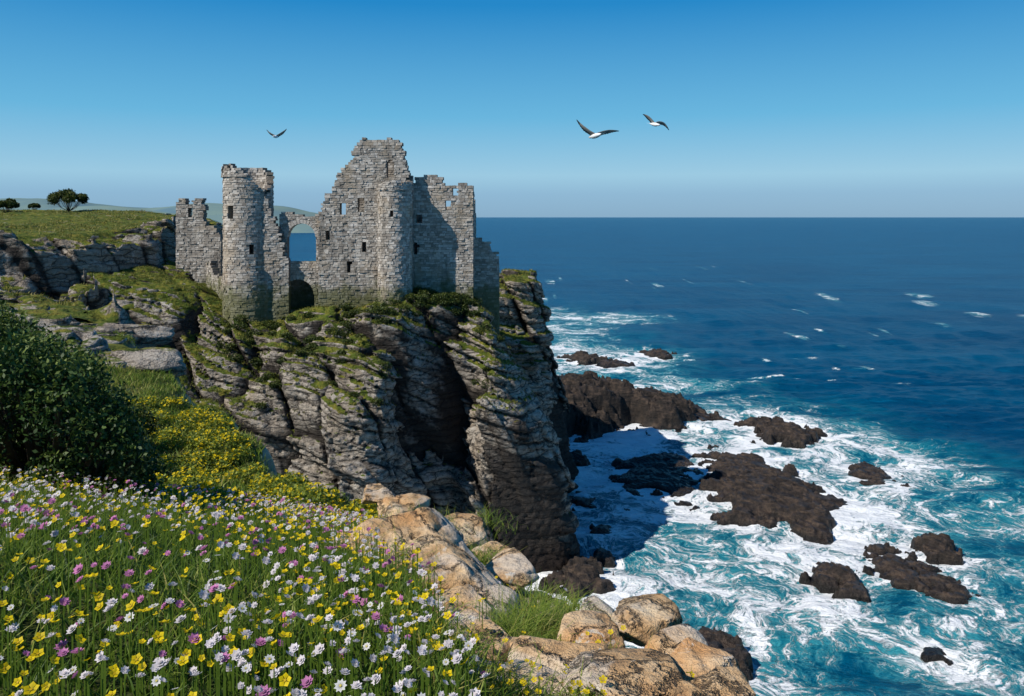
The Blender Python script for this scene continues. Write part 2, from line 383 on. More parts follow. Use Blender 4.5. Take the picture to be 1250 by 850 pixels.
def headtop(x,y):
    T=np.interp(x,[-75,-60,-54,-48,-42,-37,-28,-20,-10,-5],[42,41,40,37.5,35.2,35.0,36.2,37.2,38.2,37.2])
    front=np.clip(121-y,0,30)
    T=T-.62*front
    T=T-2.0*np.clip(x+3.2,0,99)*sstep(141,134,y)
    T=T+np.where(y>136,sstep(136,143,y)*2.0*sstep(-6,2,x),0)
    T=T-np.clip(y-160,0,99)*.12
    return T
def base_head(gx,gy,gz):
    X,Y=np.meshgrid(gx,gy,indexing='ij'); d=polysd(X,Y,HP); T=headtop(X,Y)
    T=T+fbm2(X/5,Y/5,3,77).reshape(X.shape)*1.0
    z=gz[None,None,:]; ins=6.0*np.clip(z/38,0,1)**1.6
    a=d[:,:,None]+ins-.3; b=(z-T[:,:,None])*.85
    k=1.6; hh=np.clip(.5+.5*(a-b)/k,0,1)
    return b+(a-b)*hh+k*hh*(1-hh)
def disp_head(p,g):
    T=headtop(p[:,0],p[:,1]); near=sstep(4.5,-1.5,T-p[:,2])
    flat=near*sstep(114,121,p[:,1])*sstep(-3,-7,p[:,0])*sstep(148,136,p[:,1])
    stk=sstep(8,2,T-p[:,2])*sstep(136,141,p[:,1])*sstep(-6,-2,p[:,0])
    return rockdisp(p,0)*(1-.85*flat)*(1-.6*stk)
V,Q=sdf_mesh(-66,16,96,172,-1.5,44,.30,base_head,disp_head)
HV,HQ=V,Q
mk('headland_cliff',V,Q,M_cliff,{'crk_shade':rockdisp(V.astype(f32),0,crk_shade=True)},smooth=True)
print('headland',len(V),time.time()-T00)
PP=[(-190,108),(-120,106),(-95,111),(-80,114),(-70,119),(-64,128),(-60,140),(-62,155),(-75,260),(-190,260)]
TER=[([(-190,60),(-60,66),(-50,74),(-52,84),(-66,92),(-190,100)],1.6),([(-190,70),(-90,78),(-66,82),(-57,92),(-60,104),(-190,112)],1.8),([(-190,84),(-90,88),(-72,92),(-64,101),(-66,112),(-190,116)],2.2)]
def mainH(x,y,noise=False):
    z=zn(x,y,False)
    z=np.where(y>96,np.maximum(z,np.minimum(39.5,38+(y-96)*.1)*(x<-58)+(-4)*(x>=-58)),z)
    d=polysd(x,y,PP)
    zp=46.9+np.clip((y-112)*.06,0,4.6)*np.clip((-x-50)/40,.3,1)
    z=z+(zp-z)*sstep(1.5,-1.8,d)
    for P_,h_ in TER:
        d2=polysd(x,y,P_); z=np.where(d<-1,z,z+sstep(1.,-1.2,d2)*h_*sstep(-1,1,d))
    return z
def base_main(gx,gy,gz):
    X,Y=np.meshgrid(gx,gy,indexing='ij'); T=mainH(X,Y)
    gxx,gyy=np.gradient(T,gx[1]-gx[0]); sl=1/np.sqrt(1+np.minimum(gxx**2+gyy**2,9))
    return (gz[None,None,:]-T[:,:,None])*sl[:,:,None]
def disp_main(p,g):
    d=polysd(p[:,0].astype(float),p[:,1].astype(float),PP)
    top=sstep(-3,-9,d)
    return rockdisp(p,200,.85,.06)*(1-.88*top)
V,Q=sdf_mesh(-150,-24,54,200,20,56,.5,base_main,disp_main,4)
MV,MQ=V,Q
mk('coastal_plateau',V,Q,M_main,{'crk_shade':rockdisp(V.astype(f32),200,.85,.06,crk_shade=True)*.8})
print('main',len(V),time.time()-T00)
# ---------------------------------------------------------------- castle
class Blocks:
    def __init__(s): s.V=[];s.R=[]
    def add(s,c,r): s.V.append(c); s.R.append(r)
    def build(s,name,parent):
        V=np.array(s.V,f32); n=len(V); F0=np.array([[0,1,2,3],[7,6,5,4],[0,4,5,1],[1,5,6,2],[2,6,7,3],[3,7,4,0]])
        FF=(F0[None]+8*np.arange(n)[:,None,None]).reshape(-1,4)
        return mk(name,V.reshape(-1,3),FF,M_stone,{'rnd':np.repeat(np.array(s.R,f32),8)},False,parent)
def wall(B,path,L,z0,top,th,ops=(),cw=(.35,.95),chh=(.28,.46),jag=.35,seed=0,off=0.):
    r=np.random.default_rng(seed); z=z0
    while z<80:
        ch=r.uniform(*chh); s=-r.uniform(0,.5); anyb=False; zm=z+ch/2
        gaps=[]
        for (a,b,c,d,ar) in ops:
            if c<zm<d:
                if ar:
                    R_=(b-a)/2; m=(a+b)/2; zc=d-R_; hw=R_ if zm<zc else math.sqrt(max(R_*R_-(zm-zc)**2,0)); gaps.append((m-hw-off,m+hw-off))
                else: gaps.append((a-off,b-off))
        while s<L-.05:
            wd=r.uniform(*cw); s0=max(s,0); s1=min(s+wd,L); s+=wd
            for (a,b) in gaps:
                if s0<a<s1: s1=a
                elif s0<b<s1: s0=b
                elif s0>=a and s1<=b: s1=s0
            if s1-s0<.08: continue
            sm=(s0+s1)/2
            if zm>top(sm)+r.uniform(-jag,jag): continue
            anyb=True
            g=.016
            def corner(ss,o,zz,j):
                x,y,nx,ny=path(ss); return (x+nx*o+r.normal(0,j),y+ny*o+r.normal(0,j),zz+r.normal(0,j))
            o=th/2+r.uniform(-.05,.09); oi=-th/2-r.uniform(-.04,.06)
            a,b,c,d=s0+g,s1-g,z+g,z+ch-g
            j=.02
            B.add([corner(a,o,c,j),corner(b,o,c,j),corner(b,o,d,j),corner(a,o,d,j),corner(a,oi,c,j),corner(b,oi,c,j),corner(b,oi,d,j),corner(a,oi,d,j)],r.uniform(0,1))
            o=th/2-.07; oi=-th/2+.07; a,b,c,d=s0-.01,s1+.01,z-.01,z+ch*.93
            B.add([corner(a,o,c,0),corner(b,o,c,0),corner(b,o,d,0),corner(a,o,d,0),corner(a,oi,c,0),corner(b,oi,c,0),corner(b,oi,d,0),corner(a,oi,d,0)],-.4)
        z+=ch
        if not anyb and all(z>top(q)+1 for q in np.linspace(0,L,30)): break
def seg(x0,y0,x1,y1):
    L=math.hypot(x1-x0,y1-y0); ux,uy=(x1-x0)/L,(y1-y0)/L
    return (lambda s:(x0+ux*s,y0+uy*s,uy,-ux)),L
def ring(cx,cy,R0,a0=0,a1=2*math.pi):
    L=R0*(a1-a0); return (lambda s:(cx+R0*math.cos(a0+s/R0),cy+R0*math.sin(a0+s/R0),math.cos(a0+s/R0),math.sin(a0+s/R0))),L
def prof(pts,Y):
    X=[PX(a,b,Y)[0] for a,b in pts]; Z=[PX(a,b,Y)[2] for a,b in pts]
    return lambda x: float(np.interp(x,X,Z))
def win(px0,py0,px1,py1,Y,ar=False):
    a=PX(px0,py1,Y); b=PX(px1,py0,Y); return (a[0],b[0],a[2],b[2],ar)
castle=empty('castle_ruin',(0,0,0))
Y0=124.; cx=PX(298,0,Y0)[0]; R0=3.2
B=Blocks(); p,L=ring(cx,Y0+2,R0)
def ttop(s):
    a=s/R0; return 57.6+.35*math.sin(a*2+1)-(4.0*max(0,math.cos(a+.35))**3)+.7*float(vn(np.array([[s*.9,0,0]]),5)[0])
def aw(a,half,z0,z1): return ((a-half)*R0,(a+half)*R0,z0,z1,False)
wall(B,p,L,33.,ttop,1.0,[aw(4.25,.15,49.6,51.6),aw(5.15,.09,44.6,46)],seed=1)
B.build('round_tower',castle)
B=Blocks(); p,L=ring(cx,Y0+2,R0+.18); wall(B,p,L,56.0,lambda s:ttop(s*R0/(R0+.18))-.45,1.0,seed=61,jag=.3); B.build('tower_cornice',castle)
B=Blocks(); p,L=ring(cx+.4,Y0+2,R0+.4); wall(B,p,L,31.5,lambda s:41+2.*math.sin(s*.8),1.0,seed=2,jag=1.0); B.build('tower_base',castle)
B=Blocks()
x0=cx+2.4; pr=prof([(318,228),(326,240),(331,262),(339,275),(345,298),(350,318),(360,330)],Y0)
p,L=seg(x0,Y0+.4,PX(352,0,Y0)[0],Y0+.8); wall(B,p,L,33,lambda s:pr(x0+s),1.8,seed=3,jag=.3); B.build('broken_flank_wall',castle)
B=Blocks(); ax0=PX(338,0,Y0)[0]; ax1=PX(398,0,Y0)[0]; p,L=seg(ax0,Y0+1.9,ax1,Y0+1.9)
ops=[]; YA=Y0+1.9
xa,_,za=PX(352,320,YA); xb,_,zb=PX(387,272,YA); ops.append((xa,xb,za,zb,True)); U=(xa,xb,zb)
xa,_,za=PX(346,378,YA); xb,_,zb=PX(385,340,YA); ops.append((xa,xb,za,zb,True)); Lw=(xa,xb,zb)
tz=PX(0,262,YA)[2]
wall(B,p,L,33,lambda s:tz+.4*math.sin(s*1.1),1.3,ops,cw=(.3,.7),chh=(.25,.38),jag=.2,seed=4,off=ax0)
p,L=seg(ax0-1,Y0+6.5,ax1,Y0+6.5); wall(B,p,L,33,lambda s:42.6+.5*math.sin(s),1.0,seed=5,jag=.5)
r=np.random.default_rng(9)
for (xa,xb,zt) in (U,Lw):
    Rr=(xb-xa)/2; xm=(xa+xb)/2; zc=zt-Rr; n=15
    for k in range(n):
        a=math.pi*k/n+.015; b=math.pi*(k+1)/n-.015; c=[]
        for yy in (YA-.74,YA+.74):
            for (an,rr) in ((b,Rr-.1),(a,Rr-.1),(a,Rr+.5),(b,Rr+.5)):
                c.append((xm+rr*math.cos(an),yy,zc+rr*math.sin(an)+r.normal(0,.02)))
        B.add(c,r.uniform(.3,1))
B.build('arch_wall',castle)
kx0=PX(390,0,Y0)[0]; kx1=PX(504,0,Y0)[0]
kp=prof([(390,275),(396,250),(403,234),(410,228),(413,212),(424,203),(430,197),(431,183),(437,175),(445,170),(460,171),(478,169),(487,171),(493,181),(496,200),(499,218),(504,224)],Y0)
B=Blocks(); p,L=seg(kx0,Y0,kx1,Y0)
wall(B,p,L,33,lambda s:kp(kx0+s),1.5,[win(473,196,482,218,Y0,True),win(416,247,424,261,Y0),win(438,243,446,258,Y0),win(399,283,404,292,Y0),win(443,296,448,306,Y0),win(425,320,429,334,Y0)],seed=11,jag=.3,off=kx0); B.build('keep_front_wall',castle)
B=Blocks(); p,L=seg(kx0+.75,Y0+7,kx0+.75,Y0+.8); wall(B,p,L,33,lambda s:42+s*.9,1.4,seed=12,jag=.5)
p,L=seg(kx1-.8,Y0+.8,kx1-.8,Y0+8); wall(B,p,L,33,lambda s:57-s*1.3,1.4,seed=13,jag=.5)
p,L=seg(kx1,Y0+4.5,kx0+3.2,Y0+4.5); wall(B,p,L,33,lambda s:min(54+2.6*s,60.0)-.85*max(0,s-4.5),1.2,seed=14,jag=.4); B.build('keep_inner_walls',castle)
tx=PX(481.5,0,Y0-2)[0]; B=Blocks(); p,L=ring(tx,Y0-1.4,2.15)
wall(B,p,L,33,lambda s:55.0+.35*math.sin(s*1.4)+.3*math.sin(s*3.1),.8,[(4.55*2.15,4.75*2.15,50,51,False)],cw=(.3,.75),seed=15,jag=.2); B.build('corner_turret',castle)
B=Blocks(); p,L=ring(tx,Y0-1.4,2.4); wall(B,p,L,54.0,lambda s:54.9+.35*math.sin(s*2),.6,cw=(.35,.7),chh=(.26,.36),seed=16,jag=.3); B.build('turret_parapet',castle)
Y1=126.; bx0=PX(500,0,Y1)[0]; bx1=PX(578,0,Y1)[0]
bp=prof([(500,226),(507,222),(511,214),(524,213),(540,217),(545,226),(556,227),(560,223),(572,224),(578,226)],Y1)
B=Blocks(); p,L=seg(bx0,Y1,bx1,Y1); wall(B,p,L,33,lambda s:bp(bx0+s),1.5,[win(509,262,516,273,Y1),win(544,246,551,257,Y1),win(506,296,510,310,Y1),win(553,231,558,238,Y1)],seed=21,jag=.25,off=bx0)
B.build('hall_front_wall',castle)
B=Blocks(); p,L=seg(bx1-.75,Y1+.8,bx1-.75,Y1+9); wall(B,p,L,33,lambda s:54.2-.6*s+.5*math.sin(s),1.45,seed=22)
p,L=seg(bx1,Y1+6,bx0,Y1+6); wall(B,p,L,33,lambda s:52.5+.6*math.sin(s),1.4,seed=23,jag=.5); B.build('hall_inner_walls',castle)
Y2=130.; ex0=PX(574,0,Y2)[0]; ex1=PX(609,0,Y2)[0]
ep=prof([(570,290),(587,291),(591,296),(598,297),(601,306),(607,310),(611,325)],Y2)
B=Blocks(); p,L=seg(ex0,Y2,ex1,Y2); wall(B,p,L,29,lambda s:ep(ex0+s),1.4,seed=31)
p,L=seg(ex1-.7,Y2+.7,ex1-.7,Y2+6); wall(B,p,L,31,lambda s:43.5-.5*s,1.3,seed=32); B.build('outer_bastion',castle)
Y3=140.; g=prof([(217,248),(220,243),(230,242),(231,249),(237,250),(238,243),(248,243),(251,250),(252,275),(262,276),(268,280),(272,292)],Y3)
gx0=PX(217,0,Y3)[0]; gx1=PX(272,0,Y3)[0]
B=Blocks(); p,L=seg(gx0,Y3,gx1,Y3); wall(B,p,L,36,lambda s:g(gx0+s),1.6,[win(232,255,237,266,Y3)],seed=41,jag=.12,off=gx0)
B.build('gatehouse_ruin',castle)
B=Blocks(); p,L=seg(-50.5,Y3-3,cx-3,Y0+4); wall(B,p,L,34,lambda s:42.3-.28*s+.5*math.sin(s),1.2,seed=44,jag=.4); B.build('curtain_wall',castle)
print('castle',time.time()-T00)
# ---------------------------------------------------------------- sea rocks
REEF=[]
def reef(name,cx,cy,rx,ry,h,seed,lean=0,rot=0,res=None,plat=.72,dip=.22,rough=1.):
    res=res or max(.2,rx/95)
    a=np.arange(-rx*1.5,rx*1.5,res); b=np.arange(-ry*1.5,ry*1.5,res); A,Bb=np.meshgrid(a,b,indexing='ij')
    c,s=math.cos(rot),math.sin(rot); X=cx+A*c-Bb*s; Y=cy+A*s+Bb*c
    r2=np.sqrt((A/rx)**2+(Bb/ry)**2)
    sz=max(1.3,min(rx,ry)*.5)
    r2=r2+fbm2(X/sz,Y/sz,5,seed).reshape(X.shape)*.95*(.55+.45*rough)
    z=sstep(1.0,plat,r2)*h*(1+lean*A/rx)*(.55+.45*sstep(1,.2,r2))
    z=z+fbm2(X/2.4,Y/2.4,4,seed+5).reshape(X.shape)*h*.30*rough*sstep(1.1,.7,r2)+(.5-np.abs(fbm2(X/6,Y/2.0,3,seed+6).reshape(X.shape))*2)*h*.38*rough*sstep(1,.6,r2)
    th=min(h/4.,1.1); w=z+dip*X+fbm2(X/6,Y/6,2,seed+8).reshape(X.shape)*.6; k=np.floor(w/th); fr=w/th-k; z=z+.85*th*((sstep(.35,.6,fr))-fr)
    z=z-sstep(.92,1.2,r2)*3.-.2
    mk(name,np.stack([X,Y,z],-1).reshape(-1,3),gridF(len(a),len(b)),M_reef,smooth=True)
    REEF.append((cx,cy,rx,ry,rot))
def reefp(px0,px1,py0,py1,h,seed,**k):
    yb=CZ*1000/(py1-265); yt=CZ*1000/(py0-265)
    yt=min(yt,yb+ (px1-px0)/1000*yb*1.6)
    cy=(yb+yt)/2; cx=((px0+px1)/2-625)/1000*cy; rx=(px1-px0)/2000*cy
    reef('sea_rock',cx,cy,rx,max((yt-yb)/2,1),h,seed,**k)
reef('reef_shelf',27,204,21,15,8.0,3,lean=-.6,plat=.6,res=.3,rough=.6,dip=.3)
reef('reef_shelf',13,192,10,12,9,33,lean=-.3,plat=.6,rough=.6,res=.3)
reefp(840,1008,556,655,2.2,5,rot=.1)
reefp(748,858,556,608,1.1,6)
reefp(860,945,545,592,1.6,7)
reefp(920,1000,516,547,2.2,8)
reefp(1038,1098,568,600,1.3,9)
reefp(984,1058,676,732,1.5,10)
reefp(1056,1134,664,724,1.4,11)
reefp(1115,1185,688,746,1.3,12)
reefp(1118,1166,660,692,2.2,13)
reefp(785,820,430,438,1.6,14)
reefp(690,735,432,446,2,15)
reefp(735,770,438,450,1.2,29)
reefp(835,870,496,518,1.2,30)
reefp(668,712,536,575,1.6,31)
reefp(672,745,686,745,2.4,16)
reefp(716,745,640,660,1.0,17)
reefp(720,750,655,690,1.2,18)
reefp(755,775,618,632,.6,19)
reefp(800,845,765,800,1.5,20)
reefp(830,910,775,835,1.6,21)
reefp(1128,1156,790,806,.4,23)
reefp(690,725,600,625,1.0,24)
print('reef',time.time()-T00)
# ---------------------------------------------------------------- sea
def grow(a,b,step,far,g=1.09):
    L=list(np.arange(a,b,step)); s=step; x=L[-1]
    while x<far: s*=g; x+=s; L.append(x)
    s=step; x=a; Lo=[]
    while x>-far: s*=g*1.03; x-=s; Lo.append(x)
    return np.array(Lo[::-1]+L)
sx=grow(-15,150,.8,90000); sy=grow(75,250,.8,90000)
X,Y=np.meshgrid(sx,sy,indexing='ij'); sh=X.shape
coast=polysd(X,Y,HP); near=polysd(X,Y,[(20,-60),(20,20),(16,60),(5,80),(-10,100),(-100,100),(-100,-60)])
fo=np.maximum(.9*np.exp(-np.clip(coast,0,None)/10.),.6*np.exp(-np.clip(near,0,None)/13.))
for (a,b,rx,ry,rot) in REEF:
    c,s=math.cos(rot),math.sin(rot); dx=X-a; dy=Y-b; u=dx*c+dy*s; v=-dx*s+dy*c
    r2=np.sqrt((u/rx)**2+(v/ry)**2); d=np.clip(r2-1,0,None)*min(rx,ry)
    fo=np.maximum(fo,np.exp(-d/(3.2+.4*min(rx,14)))*min(1,.55+rx*.05))
bX=np.interp(Y,[0,90,120,149,185,204,250,290,380,480,560],[120,125,118,104,94,84,74,62,50,34,10])
edge=bX-X+fbm2(X/22,Y/22,3,61).reshape(sh)*16
reg=sstep(-6,30,edge)*sstep(560,380,Y)*(Y>40)
st=fbm2(X/26,Y/11,4,62).reshape(sh)
foam=np.clip(reg*(.42+.65*st)+fo*.78*np.clip(reg+.5,0,1),0,1.1)
surf=np.exp(-(((X-52)/22)**2+((Y-405)/18)**2)); foam=np.clip(foam+surf*.8,0,1.2)
wc=fbm2(X/9,Y/5,3,63).reshape(sh); big=fbm2(X/70,Y/70,2,64).reshape(sh)
foam=np.maximum(foam,(.95*sstep(.45,.6,wc)*sstep(-.2,.2,big))*(Y>90)*sstep(1100,300,Y))
shal=np.clip(sstep(-25,45,edge)*sstep(600,300,Y)*(.6+.7*st)+.45*fo+surf*.5,0,1)
amp=sstep(1500,250,Y)*sstep(1500,250,np.abs(X))
Z=(fbm2(X/14,Y/7,4,71).reshape(sh)*1.2+fbm2(X/3.3,Y/2.2,2,72).reshape(sh)*.28)*amp
Z+=.45*np.clip(foam,0,1)*np.abs(fbm2(X/4,Y/3,3,73).reshape(sh))*amp
mk('sea',np.stack([X,Y,Z],-1).reshape(-1,3),gridF(*sh),M_sea,{'foam':foam.ravel(),'shal':shal.ravel()})
def hill(Y,pts,depth,seed):
    P=[PX(a,b,Y) for a,b in pts]; xs=np.linspace(P[0][0],P[-1][0],160); top=np.interp(xs,[q[0] for q in P],[q[2] for q in P])
    v=np.linspace(0,1,24); A,Bv=np.meshgrid(xs,v,indexing='ij'); prof_=np.sin(np.pi*Bv)**.8
    Z=-3+(top[:,None]+3+fbm2(A/160,Bv*3,3,seed).reshape(A.shape)*14*np.minimum(1,top[:,None]/60))*prof_
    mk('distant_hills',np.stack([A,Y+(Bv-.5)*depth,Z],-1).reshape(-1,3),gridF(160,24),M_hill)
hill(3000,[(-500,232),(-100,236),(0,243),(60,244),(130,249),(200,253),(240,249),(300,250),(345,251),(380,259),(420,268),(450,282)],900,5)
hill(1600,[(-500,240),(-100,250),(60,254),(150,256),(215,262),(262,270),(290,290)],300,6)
# ---------------------------------------------------------------- vegetation
def blades(x,y,z,h,wd,bend,rn,seg_=3,R_=rng):
    n=len(x); th=R_.uniform(0,2*np.pi,n); ph=R_.uniform(0,2*np.pi,n)
    V=np.zeros((n,(seg_+1)*2,3),f32)
    for k in range(seg_+1):
        t=k/seg_; off=bend*h*t**2; zz=z+h*(t-.25*bend*t*t); ww=wd*(1-t**1.6)*.5+.0004
        cx_=x+np.cos(ph)*off; cy_=y+np.sin(ph)*off
        for q,sgn in enumerate((-1,1)):
            V[:,k*2+q,0]=cx_+sgn*ww*np.cos(th); V[:,k*2+q,1]=cy_+sgn*ww*np.sin(th); V[:,k*2+q,2]=zz
    f=np.array([[2*k,2*k+1,2*k+3,2*k+2] for k in range(seg_)])
    FF=(f[None]+(seg_+1)*2*np.arange(n)[:,None,None]).reshape(-1,4)
    return V.reshape(-1,3),FF,np.repeat(rn,(seg_+1)*2)
def leaves(P,size,rn,R_=rng,up=0.3):
    n=len(P); d=R_.normal(0,1,(n,3)); d[:,2]+=up; d/=np.linalg.norm(d,axis=1)[:,None]
    q=np.cross(d,R_.normal(0,1,(n,3))); q/=np.linalg.norm(q,axis=1)[:,None]; s=np.asarray(size).reshape(-1,1)*np.ones((n,1))
    V=np.stack([P-d*s*.5,P+q*s*.26,P+d*s*.5,P-q*s*.26],1); FF=np.arange(4*n).reshape(n,4)
    return V.reshape(-1,3),FF,np.repeat(rn,4)
def rsel(N,y0,y1,dmax,pw=1.0,dmin=.05,keep=0.):
    u=rng.uniform(0,1,N); y=(y0**pw+u*(y1**pw-y0**pw))**(1/pw)
    X_=np.interp(y,rY,rX); xl=-.72*y-1.5; x=xl+rng.uniform(0,1,N)*(X_-dmin-xl)
    m=rng.uniform(0,1,N)>rocky(x,y)-keep; return x[m],y[m]
def gz(x,y): return zn(x,y)
x,y=rsel(100000,1.1,17,0,1.2,-.25,.16); N=len(x); pt=fbm2(x*.8,y*.8,3,9)
h=rng.uniform(.08,.24,N)*(1+.5*pt); rn=np.clip(rng.normal(.48,.22,N)+pt*.4+np.clip(y-7,0,6)*.035,0,1)
V,FF,rr=blades(x,y,gz(x,y)-.02,h,rng.uniform(.005,.011,N)*(1+y*.05),rng.uniform(.2,1.1,N),rn)
mk('meadow_grass',V,FF,M_grass,{'rnd':rr})
x,y=rsel(50000,16,50,0,1.2,-.5); k_=(y<34)|(fbm2(x*.25,y*.25,3,29)>-.05); x=x[k_]; y=y[k_]; N=len(x); h=rng.uniform(.12,.32,N)
V,FF,rr=blades(x,y,gz(x,y)-.02,h,rng.uniform(.02,.05,N),rng.uniform(.2,1.1,N),np.clip(rng.normal(.65,.2,N)+fbm2(x*.4,y*.4,3,19)*.4,0,1),2)
mk('slope_grass',V,FF,M_grass,{'rnd':rr})
def petal_head(n,r,cup,wid,cp,cc,layers=1):
    V=[];F_=[];C=[]
    for l in range(layers):
        rr_=r*(1-.32*l); zc=.25*r*l
        for k in range(n):
            a=2*math.pi*(k+.5*l)/n; ca,sa=math.cos(a),math.sin(a); w_=wid*rr_
            b=len(V); 
            for (u,v,z) in ((.12,0,0),(.62,-w_/rr_,cup*.5),(1.,0.,cup),(.62,w_/rr_,cup*.5)):
                V.append((rr_*(u*ca-v*sa),rr_*(u*sa+v*ca),zc+rr_*z)); C.append(cp if u>.2 else tuple(.6*np.array(cp)))
            F_.append((b,b+1,b+2,b+3))
    b=len(V); m=8
    for k in range(m):
        a=2*math.pi*k/m; V.append((.2*r*math.cos(a),.2*r*math.sin(a),.16*r+.25*r*(layers-1))); C.append(cc)
    for k in range(m//2-1): F_.append((b+0,b+2*k+1,b+2*k+2,b+(2*k+3)%m))
    return np.array(V),np.array(F_),np.array(C)
TW=petal_head(9,1,.12,.24,(.82,.80,.78),(.65,.55,.12)); TW2=petal_head(7,1,.35,.32,(.84,.78,.80),(.7,.62,.6),3)
TP=petal_head(8,1,.5,.3,(.66,.26,.50),(.5,.2,.4),3); TY=petal_head(5,1,.35,.42,(.88,.66,.003),(.65,.42,.01)); TB=petal_head(5,1,.2,.4,(.05,.12,.6),(.6,.6,.5))
def scatter(T,P,s,R_=rng,tilt=.45):
    V0,F0,C0=T; n=len(P); az_=R_.uniform(0,6.28,n); tx_=R_.normal(0,tilt,n); ty_=R_.normal(-.15,tilt,n)
    nrm=np.stack([tx_,ty_,np.ones(n)],1); nrm/=np.linalg.norm(nrm,axis=1)[:,None]
    a=np.stack([np.cos(az_),np.sin(az_),np.zeros(n)],1); a-=nrm*(a*nrm).sum(1)[:,None]; a/=np.linalg.norm(a,axis=1)[:,None]; b=np.cross(nrm,a)
    V=P[:,None,:]+s[:,None,None]*(V0[None,:,0:1]*a[:,None]+V0[None,:,1:2]*b[:,None]+V0[None,:,2:3]*nrm[:,None])
    C=C0[None]*R_.uniform(.8,1.08,(n,1,1))*np.ones((n,1,1))
    return V.reshape(-1,3),(F0[None]+len(V0)*np.arange(n)[:,None,None]).reshape(-1,4),C.reshape(-1,3)
def flowers(name,specs,y0,y1,size,hh,pw=1.0,dmin=.25):
    Vs=[];Fs=[];Cs=[];o=0;SV=[]
    for T,N,sc_,clump in specs:
        x,y=rsel(N*4,y0,y1,0,pw,dmin,.04); m=fbm2(x*1.1+N,y*1.1,3,int(N)%97)+rng.normal(0,clump,len(x))-.10*np.clip(x+1.6,0,3); k=np.argsort(-m)[:N]; x=x[k];y=y[k]
        z=gz(x,y)+rng.uniform(hh[0],hh[1],len(x)); P=np.stack([x,y,z],1)
        V,F_,C=scatter(T,P,rng.uniform(size[0],size[1],len(x))*sc_)
        Vs.append(V);Fs.append(F_+o);Cs.append(C);o+=len(V); SV.append(P)
    mk(name,np.concatenate(Vs),np.concatenate(Fs),M_flower,col=np.concatenate(Cs),smooth=False)
    return np.concatenate(SV)
S=flowers('wildflowers',[(TW,900,.8,.4),(TW2,2900,.85,.4),(TP,850,.9,.4),(TY,3300,.8,.9),(TB,8,.9,.4)],1.7,13,(.015,.028),(.12,.33))
n=len(S); g0=gz(S[:,0],S[:,1]); hh=S[:,2]-g0
V=np.zeros((n,4,3),f32); V[:,0]=np.stack([S[:,0]-.003,S[:,1],g0],1);V[:,1]=np.stack([S[:,0]+.003,S[:,1],g0],1);V[:,2]=S+[.002,0,0];V[:,3]=S-[.002,0,0]
mk('flower_stems',V.reshape(-1,3),np.arange(4*n).reshape(n,4),M_grass,{'rnd':np.full(4*n,.5)})
P=[];rn=[];FP=[]
for k in range(360):
    x,y=rsel(1,9,30,0,1.1,.2)
    if not len(x): continue
    x=x[0];y=y[0]
    if y<13 and x>-.33*y: continue
    r0=rng.uniform(.25,.65)*(1 if y>14 else .6); zc=float(gz(np.array([x]),np.array([y]))[0])
    n=600; d=rng.normal(0,1,(n,3)); d/=np.linalg.norm(d,axis=1)[:,None]; d[:,2]=np.abs(d[:,2]); rad=r0*rng.uniform(.6,1.05,n)[:,None]*(1+.2*vn(d*2.5+k,k)[:,None])
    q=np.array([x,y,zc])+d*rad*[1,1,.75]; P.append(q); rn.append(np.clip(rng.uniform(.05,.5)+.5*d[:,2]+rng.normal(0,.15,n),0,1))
    m=int(rng.integers(8,34)*(2.6 if rng.random()<.5 else 1)); FP.append(q[d[:,2]>.25][:m]+[0,0,.02])
P=np.concatenate(P); V,FF,rr=leaves(P,rng.uniform(.05,.10,len(P)),np.concatenate(rn)); mk('gorse_shrub',V,FF,M_gorse,{'rnd':rr},False)
FP=np.concatenate(FP); V,F_,C=scatter(TY,FP,rng.uniform(.03,.055,len(FP))); mk('gorse_flowers',V,F_,M_flower,col=C,smooth=False)
def bush(name,clumps,nl,ls,mat,trunk=None):
    e=empty(name,trunk)
    P=[];rn=[];tot=sum(c[3]**2 for c in clumps)
    for (a,b,c,r0) in clumps:
        n=int(nl*r0**2/tot); d=rng.normal(0,1,(n,3)); d/=np.linalg.norm(d,axis=1)[:,None]
        rad=r0*rng.uniform(.35,1.,n)**.5*(1+.35*vn(d*3+a*3,int(abs(a*77)))+.1*rng.normal(0,1,n))
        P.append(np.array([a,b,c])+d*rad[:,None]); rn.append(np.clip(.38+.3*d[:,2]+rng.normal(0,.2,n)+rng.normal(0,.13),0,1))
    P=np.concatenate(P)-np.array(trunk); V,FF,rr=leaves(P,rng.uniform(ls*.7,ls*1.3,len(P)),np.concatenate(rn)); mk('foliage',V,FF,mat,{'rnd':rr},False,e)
    Vv=[];Ff=[]
    for (a,b,c,r0) in clumps:
        tip=np.array([a,b,c])-np.array(trunk); mid=tip*.5+[0,0,-.12*np.linalg.norm(tip)]; k0=len(Vv)
        pts=[np.zeros(3),mid,tip]; rads=[.05,.03,.012]; sc_=np.linalg.norm(tip)*.5
        for q,rd in zip(pts,rads):
            for j in range(6):
                an=j*math.pi/3; Vv.append(q+np.array([math.cos(an),math.sin(an),0])*rd*max(.6,sc_))
        for s_ in range(2):
            for j in range(6):
                Ff.append((k0+s_*6+j,k0+s_*6+(j+1)%6,k0+s_*6+6+(j+1)%6,k0+s_*6+6+j))
    mk('limbs',np.array(Vv),np.array(Ff),M_bark,None,True,e)
cl=[]
for k in range(170):
    px=rng.uniform(-130,172); Yb=rng.uniform(7.8,12.0)
    topy=np.interp(px,[-130,0,60,110,150,172],[345,380,412,445,492,560])+rng.uniform(-12,20)
    X_=(px-625)/1000*Yb; zt=50-(topy-265)/1000*Yb; zb=float(zn(np.array([X_]),np.array([Yb]))[0])
    r0=rng.uniform(.16,.34)
    if zt-r0<zb: continue
    cl.append((X_,Yb,rng.uniform(zb+.1,zt-r0*.8) if rng.random()<.65 else zt-r0*.9,r0))
